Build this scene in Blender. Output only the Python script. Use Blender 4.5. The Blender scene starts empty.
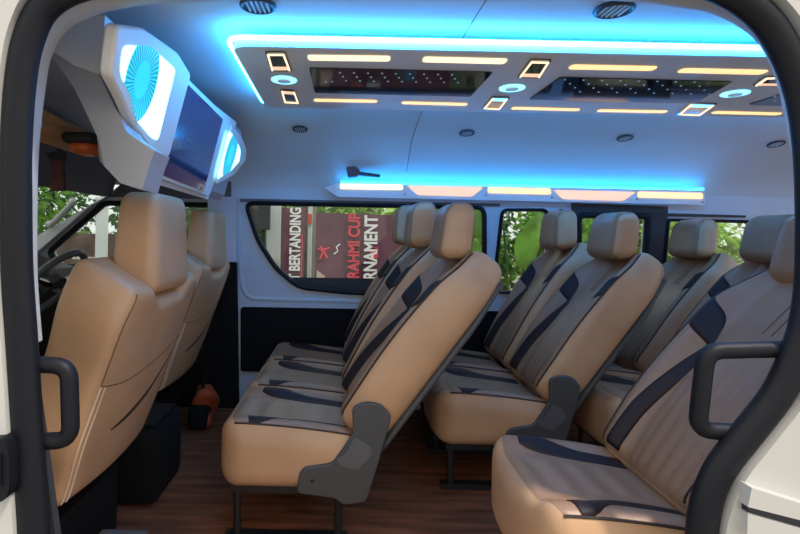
import bpy, bmesh, math, random
from mathutils import Vector, Matrix
R = random.Random(7)
S = bpy.context.scene
COL = S.collection
PI = math.pi
# ------------------------------------------------------------------ camera: eye 1 m above the cabin floor, looking across the van
F, U0, V0, ROLL = 500.0, 350.0, 237.0, math.radians(1.15)
cam = bpy.data.objects.new('camera', bpy.data.cameras.new('camera'))
COL.objects.link(cam)
cam.matrix_world = Matrix.Translation((0, 0, 1)) @ Matrix.Rotation(PI/2, 4, 'X') @ Matrix.Rotation(ROLL, 4, 'Z')
cam.data.lens = F/800*36
cam.data.sensor_width = 36
cam.data.shift_x = (400-U0)/800
cam.data.shift_y = (V0-267)/800
cam.data.clip_start = 0.05
S.camera = cam
CR, SR = math.cos(ROLL), math.sin(ROLL)

def ray(u, v):
    du, dv = u-U0, v-V0
    return (du*CR+dv*SR)/F, (-du*SR+dv*CR)/F
def P(u, v, d):                     # photo point at distance d across the van -> world point
    a, b = ray(u, v)
    return Vector((a*d, d, 1-b*d))
def Pz(u, v, z):                    # ... on the horizontal plane z
    a, b = ray(u, v); d = (1-z)/b
    return Vector((a*d, d, z))
WK = 0.06
def wally(z): return 2.92-WK*z
def Pw(u, v, off=0):                # ... on the far side wall
    a, b = ray(u, v)
    d = (2.92-WK+off)/(1-WK*b)
    return Vector((a*d, d, 1-b*d))
def ss(a, b, x):
    t = max(0.0, min(1.0, (x-a)/(b-a))); return t*t*(3-2*t)

# ------------------------------------------------------------------ materials
def mat(name, color, rough=.5, metal=0, emit=None, es=0, bump=0, bscale=60, spec=.5, vary=0, vscale=6, coat=0):
    m = bpy.data.materials.new(name); m.use_nodes = True
    nt = m.node_tree; b = nt.nodes['Principled BSDF']
    b.inputs['Base Color'].default_value = (*color, 1)
    b.inputs['Roughness'].default_value = rough
    b.inputs['Metallic'].default_value = metal
    b.inputs['Specular IOR Level'].default_value = spec
    b.inputs['Coat Weight'].default_value = coat
    if emit:
        b.inputs['Emission Color'].default_value = (*emit, 1)
        b.inputs['Emission Strength'].default_value = es
    if bump or vary:
        tc = nt.nodes.new('ShaderNodeTexCoord')
    if bump:
        n = nt.nodes.new('ShaderNodeTexNoise'); n.inputs['Scale'].default_value = bscale; n.inputs['Detail'].default_value = 4
        bp = nt.nodes.new('ShaderNodeBump'); bp.inputs['Strength'].default_value = bump; bp.inputs['Distance'].default_value = .01
        nt.links.new(tc.outputs['Object'], n.inputs['Vector'])
        nt.links.new(n.outputs['Fac'], bp.inputs['Height']); nt.links.new(bp.outputs['Normal'], b.inputs['Normal'])
    if vary:
        n2 = nt.nodes.new('ShaderNodeTexNoise'); n2.inputs['Scale'].default_value = vscale
        rp = nt.nodes.new('ShaderNodeValToRGB')
        rp.color_ramp.elements[0].color = (*[c*(1-vary) for c in color], 1)
        rp.color_ramp.elements[1].color = (*[min(1, c*(1+vary)) for c in color], 1)
        rp.color_ramp.elements[0].position = .3; rp.color_ramp.elements[1].position = .7
        nt.links.new(tc.outputs['Object'], n2.inputs['Vector'])
        nt.links.new(n2.outputs['Fac'], rp.inputs['Fac']); nt.links.new(rp.outputs['Color'], b.inputs['Base Color'])
    return m
M = {}
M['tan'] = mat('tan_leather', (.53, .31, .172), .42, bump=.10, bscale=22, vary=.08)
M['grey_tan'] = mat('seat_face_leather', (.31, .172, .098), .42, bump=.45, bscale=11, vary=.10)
M['dark'] = mat('dark_leather', (.020, .011, .013), .55, spec=.3, bump=.08, bscale=60)
M['pipe'] = mat('dark_piping', (.03, .018, .014), .6)
M['stitch'] = mat('pale_stitching', (.72, .55, .40), .7)
M['seam'] = mat('seam_thread', (.20, .11, .05), .7)
M['plastic'] = mat('grey_plastic', (.062, .062, .064), .5, bump=.05, bscale=300)
M['plastic2'] = mat('grey_plastic_recess', (.10, .10, .105), .42)
M['black'] = mat('black_metal', (.012, .012, .014), .4)
M['rubber'] = mat('black_rubber', (.008, .009, .014), .5, spec=.25, bump=.06, bscale=90)
M['white'] = mat('white_paint', (.60, .59, .56), .3, coat=.4, vary=.04, vscale=3)
M['trimgrey'] = mat('light_grey_trim', (.50, .51, .53), .55)
M['liner'] = mat('headliner', (.58, .58, .57), .8, bump=.04, bscale=200)
M['wallpaint'] = mat('pale_wall_paint', (.56, .60, .65), .45)
M['housing'] = mat('console_housing', (.80, .78, .76), .5)
M['housing2'] = mat('console_grey', (.42, .42, .46), .5)
M['darkcard'] = mat('black_door_card', (.007, .007, .008), .8, spec=.2, bump=.1, bscale=200)
M['cabin'] = mat('cabin_dark_plastic', (.03, .031, .035), .6)
M['cabingrey'] = mat('cabin_grey_lining', (.13, .135, .15), .7)
M['pillar'] = mat('pillar_grey', (.62, .63, .66), .6)
M['visor'] = mat('visor_tan', (.80, .46, .20), .7)
M['chrome'] = mat('chrome', (.8, .8, .8), .15, 1)
M['orange'] = mat('orange_lens', (.85, .17, .04), .25)
M['orangecloth'] = mat('orange_cloth', (.42, .07, .015), .8)
M['brown'] = mat('brown_tag', (.12, .04, .035), .6, vary=.4, vscale=25)
M['panel'] = mat('light_panel_grey', (.74, .75, .78), .35)
M['warm'] = mat('warm_light', (.5, .4, .3), .4, emit=(1, .60, .25), es=.95)
M['warmwhite'] = mat('warm_white_light', (.5, .45, .4), .4, emit=(1, .76, .47), es=.95)
M['peach'] = mat('peach_light', (.45, .32, .25), .4, emit=(1, .56, .36), es=.72)
M['led'] = mat('blue_led', (.2, .6, .9), .4, emit=(.025, .35, 1), es=30)
M['led2'] = mat('blue_led_wall', (.2, .6, .9), .4, emit=(.01, .34, 1), es=9)
M['ledspot'] = mat('cyan_spot', (.4, .8, .9), .3, emit=(.16, .68, 1), es=1.9)
M['starled'] = mat('star_led', (.5, .7, .9), .3, emit=(.55, .75, 1), es=.12)
M['mirror'] = mat('smoked_mirror', (.035, .045, .075), .06, .7)
M['ventdark'] = mat('vent_dark', (.03, .034, .045), .5)
M['redbrown'] = mat('dark_red_plastic', (.09, .015, .025), .4)
M['screen'] = mat('screen_glass', (.016, .055, .17), .10, spec=1.0, coat=1.0)  # blue base colour stands in for the blue ceiling reflected in the glass
M['mark'] = mat('screen_mark', (.12, .16, .22), .4)
M['banner'] = mat('maroon_banner', (.13, .045, .075), .6, vary=.25, vscale=3)
M['btext'] = mat('banner_white', (.85, .82, .84), .6)
M['bred'] = mat('banner_red', (.72, .06, .09), .6)
M['bskin'] = mat('banner_beige', (.55, .42, .34), .6)
M['concrete'] = mat('concrete', (.23, .215, .19), .9, vary=.2, vscale=2)
M['bark'] = mat('bark', (.12, .08, .05), .9, vary=.3, vscale=12)
M['fence'] = mat('brown_fence', (.10, .065, .05), .8, vary=.3, vscale=9)
M['post'] = mat('pale_post', (.62, .66, .66), .6)
M['signred'] = mat('sign_red', (.7, .08, .06), .5)

def wood_floor():
    m = bpy.data.materials.new('wood_vinyl'); m.use_nodes = True
    nt = m.node_tree; b = nt.nodes['Principled BSDF']
    tc = nt.nodes.new('ShaderNodeTexCoord'); mp = nt.nodes.new('ShaderNodeMapping')
    mp.inputs['Scale'].default_value = (1.2, 9, 1)
    n = nt.nodes.new('ShaderNodeTexNoise'); n.inputs['Scale'].default_value = 3; n.inputs['Detail'].default_value = 6
    rp = nt.nodes.new('ShaderNodeValToRGB')
    rp.color_ramp.elements[0].color = (.085, .027, .012, 1); rp.color_ramp.elements[1].color = (.33, .115, .05, 1)
    rp.color_ramp.elements[0].position = .3; rp.color_ramp.elements[1].position = .75
    L = nt.links.new
    L(tc.outputs['Object'], mp.inputs['Vector']); L(mp.outputs['Vector'], n.inputs['Vector'])
    L(n.outputs['Fac'], rp.inputs['Fac']); L(rp.outputs['Color'], b.inputs['Base Color'])
    b.inputs['Roughness'].default_value = .6; b.inputs['Specular IOR Level'].default_value = .3
    return m
M['wood'] = wood_floor()

def glass_mat(name, tint, gloss=.05):
    m = bpy.data.materials.new(name); m.use_nodes = True
    nt = m.node_tree; nt.nodes.clear()
    o = nt.nodes.new('ShaderNodeOutputMaterial'); mx = nt.nodes.new('ShaderNodeMixShader')
    t = nt.nodes.new('ShaderNodeBsdfTransparent'); g = nt.nodes.new('ShaderNodeBsdfGlossy')
    t.inputs['Color'].default_value = (*tint, 1); g.inputs['Roughness'].default_value = .03
    mx.inputs['Fac'].default_value = gloss
    nt.links.new(t.outputs[0], mx.inputs[1]); nt.links.new(g.outputs[0], mx.inputs[2]); nt.links.new(mx.outputs[0], o.inputs[0])
    return m
M['glass'] = glass_mat('window_glass', (.86, .90, .88), .05)

def leaf_mat(name, col):
    m = bpy.data.materials.new(name); m.use_nodes = True
    nt = m.node_tree; b = nt.nodes['Principled BSDF']; o = nt.nodes['Material Output']
    oi = nt.nodes.new('ShaderNodeTexCoord'); n = nt.nodes.new('ShaderNodeTexNoise'); n.inputs['Scale'].default_value = 3
    rp = nt.nodes.new('ShaderNodeValToRGB')
    rp.color_ramp.elements[0].color = (*[c*.45 for c in col], 1); rp.color_ramp.elements[1].color = (*[min(1, c*1.5) for c in col], 1)
    rp.color_ramp.elements[0].position = .35; rp.color_ramp.elements[1].position = .65
    tr = nt.nodes.new('ShaderNodeBsdfTranslucent'); mx = nt.nodes.new('ShaderNodeMixShader'); mx.inputs[0].default_value = .4
    L = nt.links.new
    L(oi.outputs['Object'], n.inputs['Vector']); L(n.outputs['Fac'], rp.inputs['Fac'])
    L(rp.outputs['Color'], b.inputs['Base Color']); L(rp.outputs['Color'], tr.inputs['Color'])
    b.inputs['Roughness'].default_value = .5
    L(b.outputs[0], mx.inputs[1]); L(tr.outputs[0], mx.inputs[2]); L(mx.outputs[0], o.inputs[0])
    return m
M['leaf'] = leaf_mat('leaf_green', (.16, .34, .05))
M['leaf2'] = leaf_mat('leaf_dark', (.06, .16, .045))
M['leaf3'] = leaf_mat('leaf_bright', (.30, .48, .08))

def infinity_mat():
    m = bpy.data.materials.new('infinity_mirror_light'); m.use_nodes = True
    nt = m.node_tree; b = nt.nodes['Principled BSDF']; L = nt.links.new
    tc = nt.nodes.new('ShaderNodeTexCoord'); sp = nt.nodes.new('ShaderNodeSeparateXYZ'); L(tc.outputs['Object'], sp.inputs[0])
    def mth(op, a, c=None):
        n = nt.nodes.new('ShaderNodeMath'); n.operation = op
        for i, x in enumerate((a, c)):
            if x is None: continue
            if isinstance(x, (int, float)): n.inputs[i].default_value = x
            else: L(x, n.inputs[i])
        return n.outputs[0]
    y, z = sp.outputs['Y'], sp.outputs['Z']
    ang = mth('ARCTAN2', z, y)
    zz = mth('MULTIPLY', z, .78)
    r = mth('SQRT', mth('ADD', mth('MULTIPLY', y, y), mth('MULTIPLY', zz, zz)))
    spi = mth('SINE', mth('ADD', mth('MULTIPLY', ang, 40), mth('MULTIPLY', r, 70)))
    inside = mth('LESS_THAN', r, .082)
    ring = mth('MULTIPLY', mth('GREATER_THAN', spi, .1), mth('GREATER_THAN', r, .036))
    dots = mth('MULTIPLY', inside, ring)
    c1 = nt.nodes.new('ShaderNodeMix'); c1.data_type = 'RGBA'
    c1.inputs[6].default_value = (.26, .76, 1, 1); c1.inputs[7].default_value = (.008, .20, .31, 1); L(inside, c1.inputs[0])
    c2 = nt.nodes.new('ShaderNodeMix'); c2.data_type = 'RGBA'
    L(c1.outputs[2], c2.inputs[6]); c2.inputs[7].default_value = (.003, .085, .14, 1); L(dots, c2.inputs[0])
    b.inputs['Base Color'].default_value = (.02, .04, .05, 1)
    L(c2.outputs[2], b.inputs['Emission Color']); b.inputs['Emission Strength'].default_value = 2.5
    b.inputs['Roughness'].default_value = .2
    return m
M['infinity'] = infinity_mat()

# ------------------------------------------------------------------ mesh helpers
def mk(name, verts, faces, m, parent=None, smooth=True, auto=None):
    me = bpy.data.meshes.new(name); me.from_pydata([tuple(v) for v in verts], [], faces)
    bm = bmesh.new(); bm.from_mesh(me); bmesh.ops.recalc_face_normals(bm, faces=bm.faces); bm.to_mesh(me); bm.free()
    return link(name, me, m, parent, smooth, auto)
def link(name, me, m, parent=None, smooth=True, auto=None):
    o = bpy.data.objects.new(name, me); COL.objects.link(o)
    if m: me.materials.append(M[m])
    me.polygons.foreach_set('use_smooth', [smooth]*len(me.polygons))
    if auto and smooth: me.set_sharp_from_angle(angle=math.radians(auto))
    if parent: o.parent = parent
    return o
def bev(o, w, seg=3):
    b = o.modifiers.new('bevel', 'BEVEL'); b.width = w; b.segments = seg; b.limit_method = 'ANGLE'; b.angle_limit = math.radians(35)
    return o
def tag(o, label, cat, group=None, kind=None):
    o['label'] = label; o['category'] = cat
    if group: o['group'] = group
    if kind: o['kind'] = kind
    return o
def struct(o): o['kind'] = 'structure'; return o
def empty(name, loc, label, cat, group=None):
    o = bpy.data.objects.new(name, None); COL.objects.link(o); o.location = loc; o.empty_display_size = .1
    return tag(o, label, cat, group)
def copy_tree(o, parent=None):
    c = o.copy(); COL.objects.link(c)
    if parent: c.parent = parent
    for ch in list(o.children): copy_tree(ch, c)
    return c

class MB:
    def __init__(s): s.v = []; s.f = []
    def add(s, v, f):
        n = len(s.v); s.v += [Vector(x) for x in v]; s.f += [tuple(i+n for i in q) for q in f]; return s
    def box(s, c, h):
        v = [(c[0]+i*h[0], c[1]+j*h[1], c[2]+k*h[2]) for i in (-1, 1) for j in (-1, 1) for k in (-1, 1)]
        return s.add(v, [(0, 1, 3, 2), (4, 6, 7, 5), (0, 4, 5, 1), (2, 3, 7, 6), (0, 2, 6, 4), (1, 5, 7, 3)])
    def tube(s, pts, r, n=10, caps=True, closed=False, flat=None):
        pts = [Vector(p) for p in pts]; N = len(pts); rings = []; prev = None
        for i, p in enumerate(pts):
            a = pts[(i-1) % N] if (closed or i > 0) else p
            b = pts[(i+1) % N] if (closed or i < N-1) else p
            t = (b-a).normalized()
            if prev is None:
                up = Vector((0, 1, 0)) if abs(t.y) < .9 else Vector((1, 0, 0))
            else: up = prev
            x = (up-t*up.dot(t)).normalized(); y = t.cross(x); prev = x
            rr = r[i] if isinstance(r, (list, tuple)) else r
            rx, ry = (rr, rr) if flat is None else flat
            rings.append([p+x*math.cos(2*PI*k/n)*rx+y*math.sin(2*PI*k/n)*ry for k in range(n)])
        v = [q for g in rings for q in g]; f = []
        for i in range(N if closed else N-1):
            j = (i+1) % N
            for k in range(n): f.append((i*n+k, i*n+(k+1) % n, j*n+(k+1) % n, j*n+k))
        if caps and not closed: f += [tuple(range(n)), tuple(range((N-1)*n, N*n))]
        return s.add(v, f)
    def prism(s, poly, vec):              # poly: 3-D outline, pushed along vec
        n = len(poly); vec = Vector(vec)
        v = [Vector(p) for p in poly]+[Vector(p)+vec for p in poly]
        return s.add(v, [tuple(range(n)), tuple(range(n, 2*n))]+[(i, (i+1) % n, n+(i+1) % n, n+i) for i in range(n)])
    def disc(s, c, ax, r, h, n=24):
        ax = Vector(ax).normalized(); return s.tube([Vector(c), Vector(c)+ax*h], r, n)
    def build(s, name, m, parent=None, smooth=True, auto=40): return mk(name, s.v, s.f, m, parent, smooth, auto)

def catmull(pts, k=6, closed=False):
    pts = [Vector(p) for p in pts]; n = len(pts); out = []
    for i in range(n if closed else n-1):
        g = lambda j: pts[j % n] if closed else pts[max(0, min(n-1, j))]
        a, b, c, d = g(i-1), g(i), g(i+1), g(i+2)
        for q in range(k):
            t = q/k
            out.append(.5*((2*b)+(c-a)*t+(2*a-5*b+4*c-d)*t*t+(3*b-a-3*c+d)*t**3))
    if not closed: out.append(pts[-1])
    return out
def roundpoly(pts, r, k=5):               # round every corner of a 3-D polygon
    pts = [Vector(p) for p in pts]; n = len(pts); out = []
    for i in range(n):
        p = pts[i]; a = pts[i-1]-p; b = pts[(i+1) % n]-p
        q = min(r, a.length*.45, b.length*.45); a = p+a.normalized()*q; b = p+b.normalized()*q
        for j in range(k+1):
            t = j/k; out.append(a*(1-t)**2+p*2*t*(1-t)+b*t*t)
    return out
def boxgrid(nx, ny, nz, fn):
    idx = {}; v = []; f = []
    def g(i, j, k):
        if (i, j, k) not in idx:
            idx[(i, j, k)] = len(v); v.append(fn(2*i/nx-1, 2*j/ny-1, 2*k/nz-1))
        return idx[(i, j, k)]
    for j in range(ny):
        for k in range(nz):
            for i in (0, nx): f.append((g(i, j, k), g(i, j+1, k), g(i, j+1, k+1), g(i, j, k+1)))
    for i in range(nx):
        for k in range(nz):
            for j in (0, ny): f.append((g(i, j, k), g(i+1, j, k), g(i+1, j, k+1), g(i, j, k+1)))
    for i in range(nx):
        for j in range(ny):
            for k in (0, nz): f.append((g(i, j, k), g(i+1, j, k), g(i+1, j+1, k), g(i, j+1, k)))
    boxgrid.par = [p for p in idx]
    return v, f
def rb(a, b, c, h, r):
    rr = [min(r, q) for q in h]
    q = Vector((a*h[0], b*h[1], c*h[2]))
    core = Vector([max(-(h[i]-rr[i]), min(h[i]-rr[i], q[i])) for i in range(3)])
    d = q-core
    if d.length < 1e-9: return q
    n = Vector([d[i]/rr[i] for i in range(3)])
    n.normalize()
    return core+Vector([n[i]*rr[i] for i in range(3)])
def patch(fn, rows, off=.003, sub=6, across=4):   # rows: [(param point A, param point B)] ; strip laid on surface fn(p, q)
    A = catmull([Vector((*r[0], 0)) for r in rows], sub); B = catmull([Vector((*r[1], 0)) for r in rows], sub)
    def nrm(p, q):
        e = .004
        return ((fn(p+e, q)-fn(p-e, q)).cross(fn(p, q+e)-fn(p, q-e))).normalized()
    top = []; bot = []
    for a, b in zip(A, B):
        for k in range(across+1):
            w = a.lerp(b, k/across); n = nrm(w.x, w.y); p = fn(w.x, w.y)
            edge = .6 if k in (0, across) else 1
            top.append(p+n*off*edge); bot.append(p-n*.004)
    n = across+1; N = len(A); f = []
    for i in range(N-1):
        for k in range(across):
            q = (i*n+k, i*n+k+1, (i+1)*n+k+1, (i+1)*n+k)
            f.append(q); f.append(tuple(x+N*n for x in q))
    rim = [i*n for i in range(N)]+[(N-1)*n+k for k in range(1, n)]+[i*n+across for i in range(N-2, -1, -1)]+list(range(across-1, 0, -1))
    for i in range(len(rim)):
        a, b = rim[i], rim[(i+1) % len(rim)]; f.append((a, b, b+N*n, a+N*n))
    return top+bot, f
def patch_signed(fn, rows, outward, **k):
    """as patch(), turned so that the raised side points along 'outward'"""
    mid = rows[len(rows)//2]; p, q = (mid[0][0]+mid[1][0])/2, (mid[0][1]+mid[1][1])/2
    e = .004
    n = (fn(p+e, q)-fn(p-e, q)).cross(fn(p, q+e)-fn(p, q-e))
    if n.dot(Vector(outward)) < 0:
        g = lambda a, b: fn(b, a)
        rows = [((r[0][1], r[0][0]), (r[1][1], r[1][0])) for r in rows]
        return patch(g, rows, **k)
    return patch(fn, rows, **k)

# ================================================================== THE VAN SHELL
fl = MB().prism([(-1.95, 1.0, 0), (2.75, 1.0, 0), (2.75, 2.93, 0), (-1.95, 2.93, 0)], (0, 0, -.05)).build('floor', 'wood', smooth=False); struct(fl)

def panel_with_holes(name, outer, holes, thick, m):
    bm = bmesh.new(); edges = []
    for loop in [outer]+holes:
        vs = [bm.verts.new(p) for p in loop]
        edges += [bm.edges.new((vs[i], vs[(i+1) % len(vs)])) for i in range(len(vs))]
    bmesh.ops.triangle_fill(bm, use_beauty=True, use_dissolve=False, edges=edges)
    r = bmesh.ops.extrude_face_region(bm, geom=list(bm.faces))
    bmesh.ops.translate(bm, vec=Vector(thick), verts=[e for e in r['geom'] if isinstance(e, bmesh.types.BMVert)])
    bmesh.ops.recalc_face_normals(bm, faces=bm.faces)
    me = bpy.data.meshes.new(name); bm.to_mesh(me); bm.free()
    return struct(link(name, me, m, None, False))
def W(x, z): return Vector((x, wally(z), z))
win1 = roundpoly([Pw(*p) for p in [(246, 203), (484, 207.5), (484, 298), (345, 292), (299, 287), (276, 268), (258, 240)]], .05)
win2 = roundpoly([Pw(*p) for p in [(502, 210), (547, 210), (548, 292), (493, 292)]], .035)
win3 = roundpoly([Pw(*p) for p in [(578, 215), (648, 216), (643, 285), (578, 285)]], .035)
win4 = roundpoly([Pw(*p) for p in [(667, 220), (762, 222), (762, 290), (661, 290)]], .02)
winf = roundpoly([W(-.80, 1.165), W(-.80, .80), W(-1.66, .80), W(-1.72, .88), W(-1.40, 1.165)], .03)
outer = [W(-1.95, -.1), W(2.75, -.1), W(2.75, 1.30), W(-1.28, 1.30), W(-1.40, 1.20), W(-1.95, .86)]
panel_with_holes('wall_right', outer, [win1, win2, win3, win4, winf], (0, .05, 0), 'wallpaint')
# ceiling: an arched headliner
sect = [(.94, 1.54), (1.0, 1.547), (1.10, 1.56), (1.22, 1.568), (1.45, 1.574), (1.8, 1.577), (2.15, 1.57), (2.4, 1.545), (2.6, 1.50), (2.74, 1.42), (2.82, 1.34), (2.845, 1.27)]
sc = [p.to_2d() for p in catmull([(a, b, 0) for a, b in sect], 5)]
xs = [-1.45+i*(2.75+1.45)/40 for i in range(41)]
v = [(x, q.x, q.y) for x in xs for q in sc]; n = len(sc)
f = [(i*n+k, i*n+k+1, (i+1)*n+k+1, (i+1)*n+k) for i in range(40) for k in range(n-1)]
ce = mk('ceiling', v, f, 'liner'); struct(ce)
so = ce.modifiers.new('solid', 'SOLIDIFY'); so.thickness = .03; so.offset = 1
bm = bmesh.new(); bm.from_mesh(ce.data)
if sum(fc.normal.z for fc in bm.faces) < 0: bmesh.ops.reverse_faces(bm, faces=bm.faces)
bm.to_mesh(ce.data); bm.free()
struct(MB().tube([(.31, q.x, q.y-.0005) for q in sc if 1.0 < q.x < 2.8], .0016, 6).build('trim_1', 'seam'))
# rear and front ends
rz = roundpoly([(2.75, 1.10, .10), (2.75, 2.80, .10), (2.75, 2.66, 1.42), (2.75, 1.15, 1.45)], .05)  # unseen rear opening, widened so that daylight brightens the ceiling
panel_with_holes('wall_rear', [(2.75, 1.0, -.05), (2.75, 2.93, -.05), (2.75, 2.85, 1.3), (2.75, 2.6, 1.56), (2.75, 1.0, 1.56), (2.75, .96, 1.2)], [rz], (.04, 0, 0), 'liner')
struct(MB().prism([(-1.95, .98, -.05), (-1.95, 2.95, -.05), (-1.95, 2.95, .86), (-1.95, .98, .86)], (-.04, 0, 0)).build('wall_front', 'cabin', smooth=False))

# near side body with the sliding-door opening
OPEN = [(36, 600), (34, 534), (27, 420), (22, 342), (17, 267), (16, 200), (16, 150), (20, 85), (29, 38), (48, 4), (90, -16), (180, -26), (400, -31), (620, -27), (690, -20), (730, -7), (762, 16), (783, 46), (799, 85), (808, 130), (812, 190), (812, 270), (807, 318), (797, 352), (778, 393), (750, 430), (724, 463), (711, 488), (704, 513), (701, 545), (700, 610), (690, 750), (60, 750)]
opening = catmull([P(u, v, 1.0) for u, v in OPEN], 5, closed=True)
nearwin = roundpoly([(-.88, 1.0, 1.16), (-.88, 1.0, .80), (-1.74, 1.0, .80), (-1.42, 1.0, 1.16)], .03)
rearwin = roundpoly([(1.35, 1.0, 1.16), (2.5, 1.0, 1.16), (2.5, 1.0, .78), (1.35, 1.0, .78)], .05)
panel_with_holes('wall_left', [(-1.95, 1.0, -.4), (2.8, 1.0, -.4), (2.8, 1.0, 1.62), (-1.25, 1.0, 1.62), (-1.40, 1.0, 1.22), (-1.95, 1.0, .86)], [opening, nearwin, rearwin], (0, -.06, 0), 'white')
# black rubber seal round the opening
sealp = catmull([P(u, v, .965) for u, v in [(U0+(a-U0)*1.0, V0+(b-V0)*1.0) for a, b in OPEN]], 5, closed=True)
se = MB().tube(sealp, 0, 12, closed=True, flat=(.022, .029)).build('door_seal', 'rubber')
tag(se, 'black rubber seal running round the open sliding doorway', 'door seal')
# pale jamb lining just inside the seal
lin = catmull([P(u, v, 1.03) for u, v in [(33.5, 343), (30, 300), (28.5, 267), (28.5, 210), (30, 150), (36, 90), (43, 52), (58, 26), (84, 11), (112, 3), (180, -5), (400, -9), (620, -6), (684, 1), (714, 5), (743, 17), (768, 36), (783, 62), (792, 90), (798, 120), (804, 150), (812, 185)]], 5)
struct(MB().tube(lin, 0, 8, flat=(.03, .0055)).build('trim_2', 'trimgrey'))
# cabin-side lining behind the front pillar of the doorway
struct(MB().prism([P(7, 345, 1.06), P(29, 345, 1.06), P(56, 540, 1.06), P(20, 540, 1.06)], (0, .02, 0)).build('trim_3', 'cabin', smooth=False))

# ---------------- far wall fittings
def window(n, loop, w=.014):
    inner = [p+Vector((0, -.004, 0)) for p in loop]
    g = MB().tube(inner, 0, 10, closed=True, flat=(.022, w)).build('window_%d' % n, 'rubber'); struct(g)
    me = MB().prism([p+Vector((0, .02, 0)) for p in loop], (0, .004, 0)).build('pane', 'glass', g, smooth=False)
    return g
g1 = window(1, win1); window(2, win2, .010); window(3, win3, .02); window(4, win4, .010); window(5, winf, .016)
# dark printed band along the lower edge of the long window
fr = MB().prism([Pw(*p, off=.015) for p in [(272, 277), (484, 280), (484, 298), (345, 292), (299, 287), (284, 281)]], (0, .004, 0)).build('frit_band', 'cabin', g1, smooth=False)
# dark pillars between the rear windows
struct(MB().prism([Pw(*p, off=-.012) for p in [(560, 209), (577, 211), (579, 300), (573, 300)]], (0, .012, 0)).build('trim_4', 'cabin', smooth=False))
struct(MB().prism([Pw(*p, off=-.012) for p in [(646, 213), (668, 214), (662, 300), (642, 300)]], (0, .012, 0)).build('trim_5', 'cabin', smooth=False))
struct(MB().prism([Pw(*p, off=-.012) for p in [(572, 203), (668, 206.5), (668, 213.2), (746, 215.4), (746, 217.6), (668, 216.4), (572, 215)]], (0, .012, 0)).build('trim_6', 'cabin', smooth=False))
# grey strip standing in for the shadow line above the long window
struct(MB().prism([Pw(*p, off=-.010) for p in [(240, 198.5), (500, 203.5), (500, 206.5), (240, 202)]], (0, .010, 0)).build('shade_strip', 'cabingrey', smooth=False))
# lower black trim panel, and pale base strip below it
lp = roundpoly([Pw(*p, off=-.015) for p in [(240.5, 307), (640, 314), (640, 378), (240.5, 371.5)]], .02)
struct(MB().prism(lp, (0, .012, 0)).build('trim_8', 'darkcard', smooth=False))
# raised pressing under the window
mo = MB().tube(catmull([Pw(*p, off=.002) for p in [(240, 215), (240, 262), (243, 287), (250, 297), (266, 299), (345, 301), (480, 305)]], 6), 0, 10, flat=(.010, .014)).build('trim_9', 'wallpaint'); struct(mo)
# B pillar: dark below the belt, blue-grey above
struct(MB().prism([Pw(*p, off=-.04) for p in [(150, 262), (236, 262), (238.5, 432), (160, 432)]], (0, .036, 0)).build('trim_10', 'darkcard', smooth=False))
struct(MB().prism([Pw(*p, off=-.03) for p in [(208, 196), (236.5, 197), (236.5, 263), (206, 262)]], (0, .028, 0)).build('trim_11', 'wallpaint', smooth=False))

# far wall light rail
def railp(u, v, o=0): return P(u, v, 2.78+o)
rail = empty('wall_light_rail', railp(500, 192), 'long pale light rail along the far wall above the windows', 'light rail')
def child(mb, name, m, par, **k):
    o = mb.build(name, m, par, **k); o.matrix_parent_inverse = Matrix.Translation(-par.location); return o
child(MB().prism([railp(*p) for p in [(324, 188), (338, 182.5), (705, 190.5), (705, 205), (338, 197)]], (0, .03, 0)), 'backboard', 'panel', rail, smooth=False)
child(MB().prism([railp(*p) for p in [(341, 180.6), (704, 188.0), (704, 189.8), (341, 183.4)]], (0, .02, 0)), 'led_strip', 'led2', rail, smooth=False)
for pts, m in [([(340, 183.5), (403, 184.5), (403, 190), (340, 189)], 'warmwhite'), ([(407, 185.5), (484, 187), (472, 196.5), (418, 195)], 'peach'),
          ([(488, 187), (551, 188.5), (551, 194.5), (488, 193)], 'warm'), ([(554, 190), (636, 192), (623, 201), (563, 199)], 'peach'), ([(638, 191.5), (703, 193), (703, 199), (638, 197.5)], 'warm')]:
    child(MB().prism(roundpoly([railp(*p, -.005) for p in pts], .012), (0, .01, 0)), 'light_bar', m, rail, smooth=False)
for p in [(405, 194), (486, 195), (552, 197.5), (637, 199), (703, 202)]:
    child(MB().disc(railp(*p, -.004), (0, 1, 0), .004, .01, 10), 'screw', 'ventdark', rail)

# emergency hammer on the far wall
hm = empty('emergency_hammer', P(355, 172, 2.76), 'dark red emergency hammer on the far wall over the light rail', 'emergency hammer')
child(MB().prism(roundpoly([P(*p, 2.765) for p in [(346, 167), (355, 166), (360, 170), (358, 176), (348, 177)]], .01), (0, .07, 0)), 'head', 'redbrown', hm)
child(MB().tube([P(359, 173.5, 2.775), P(380, 176, 2.775)], [.012, .009]), 'handle', 'ventdark', hm)

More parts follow.
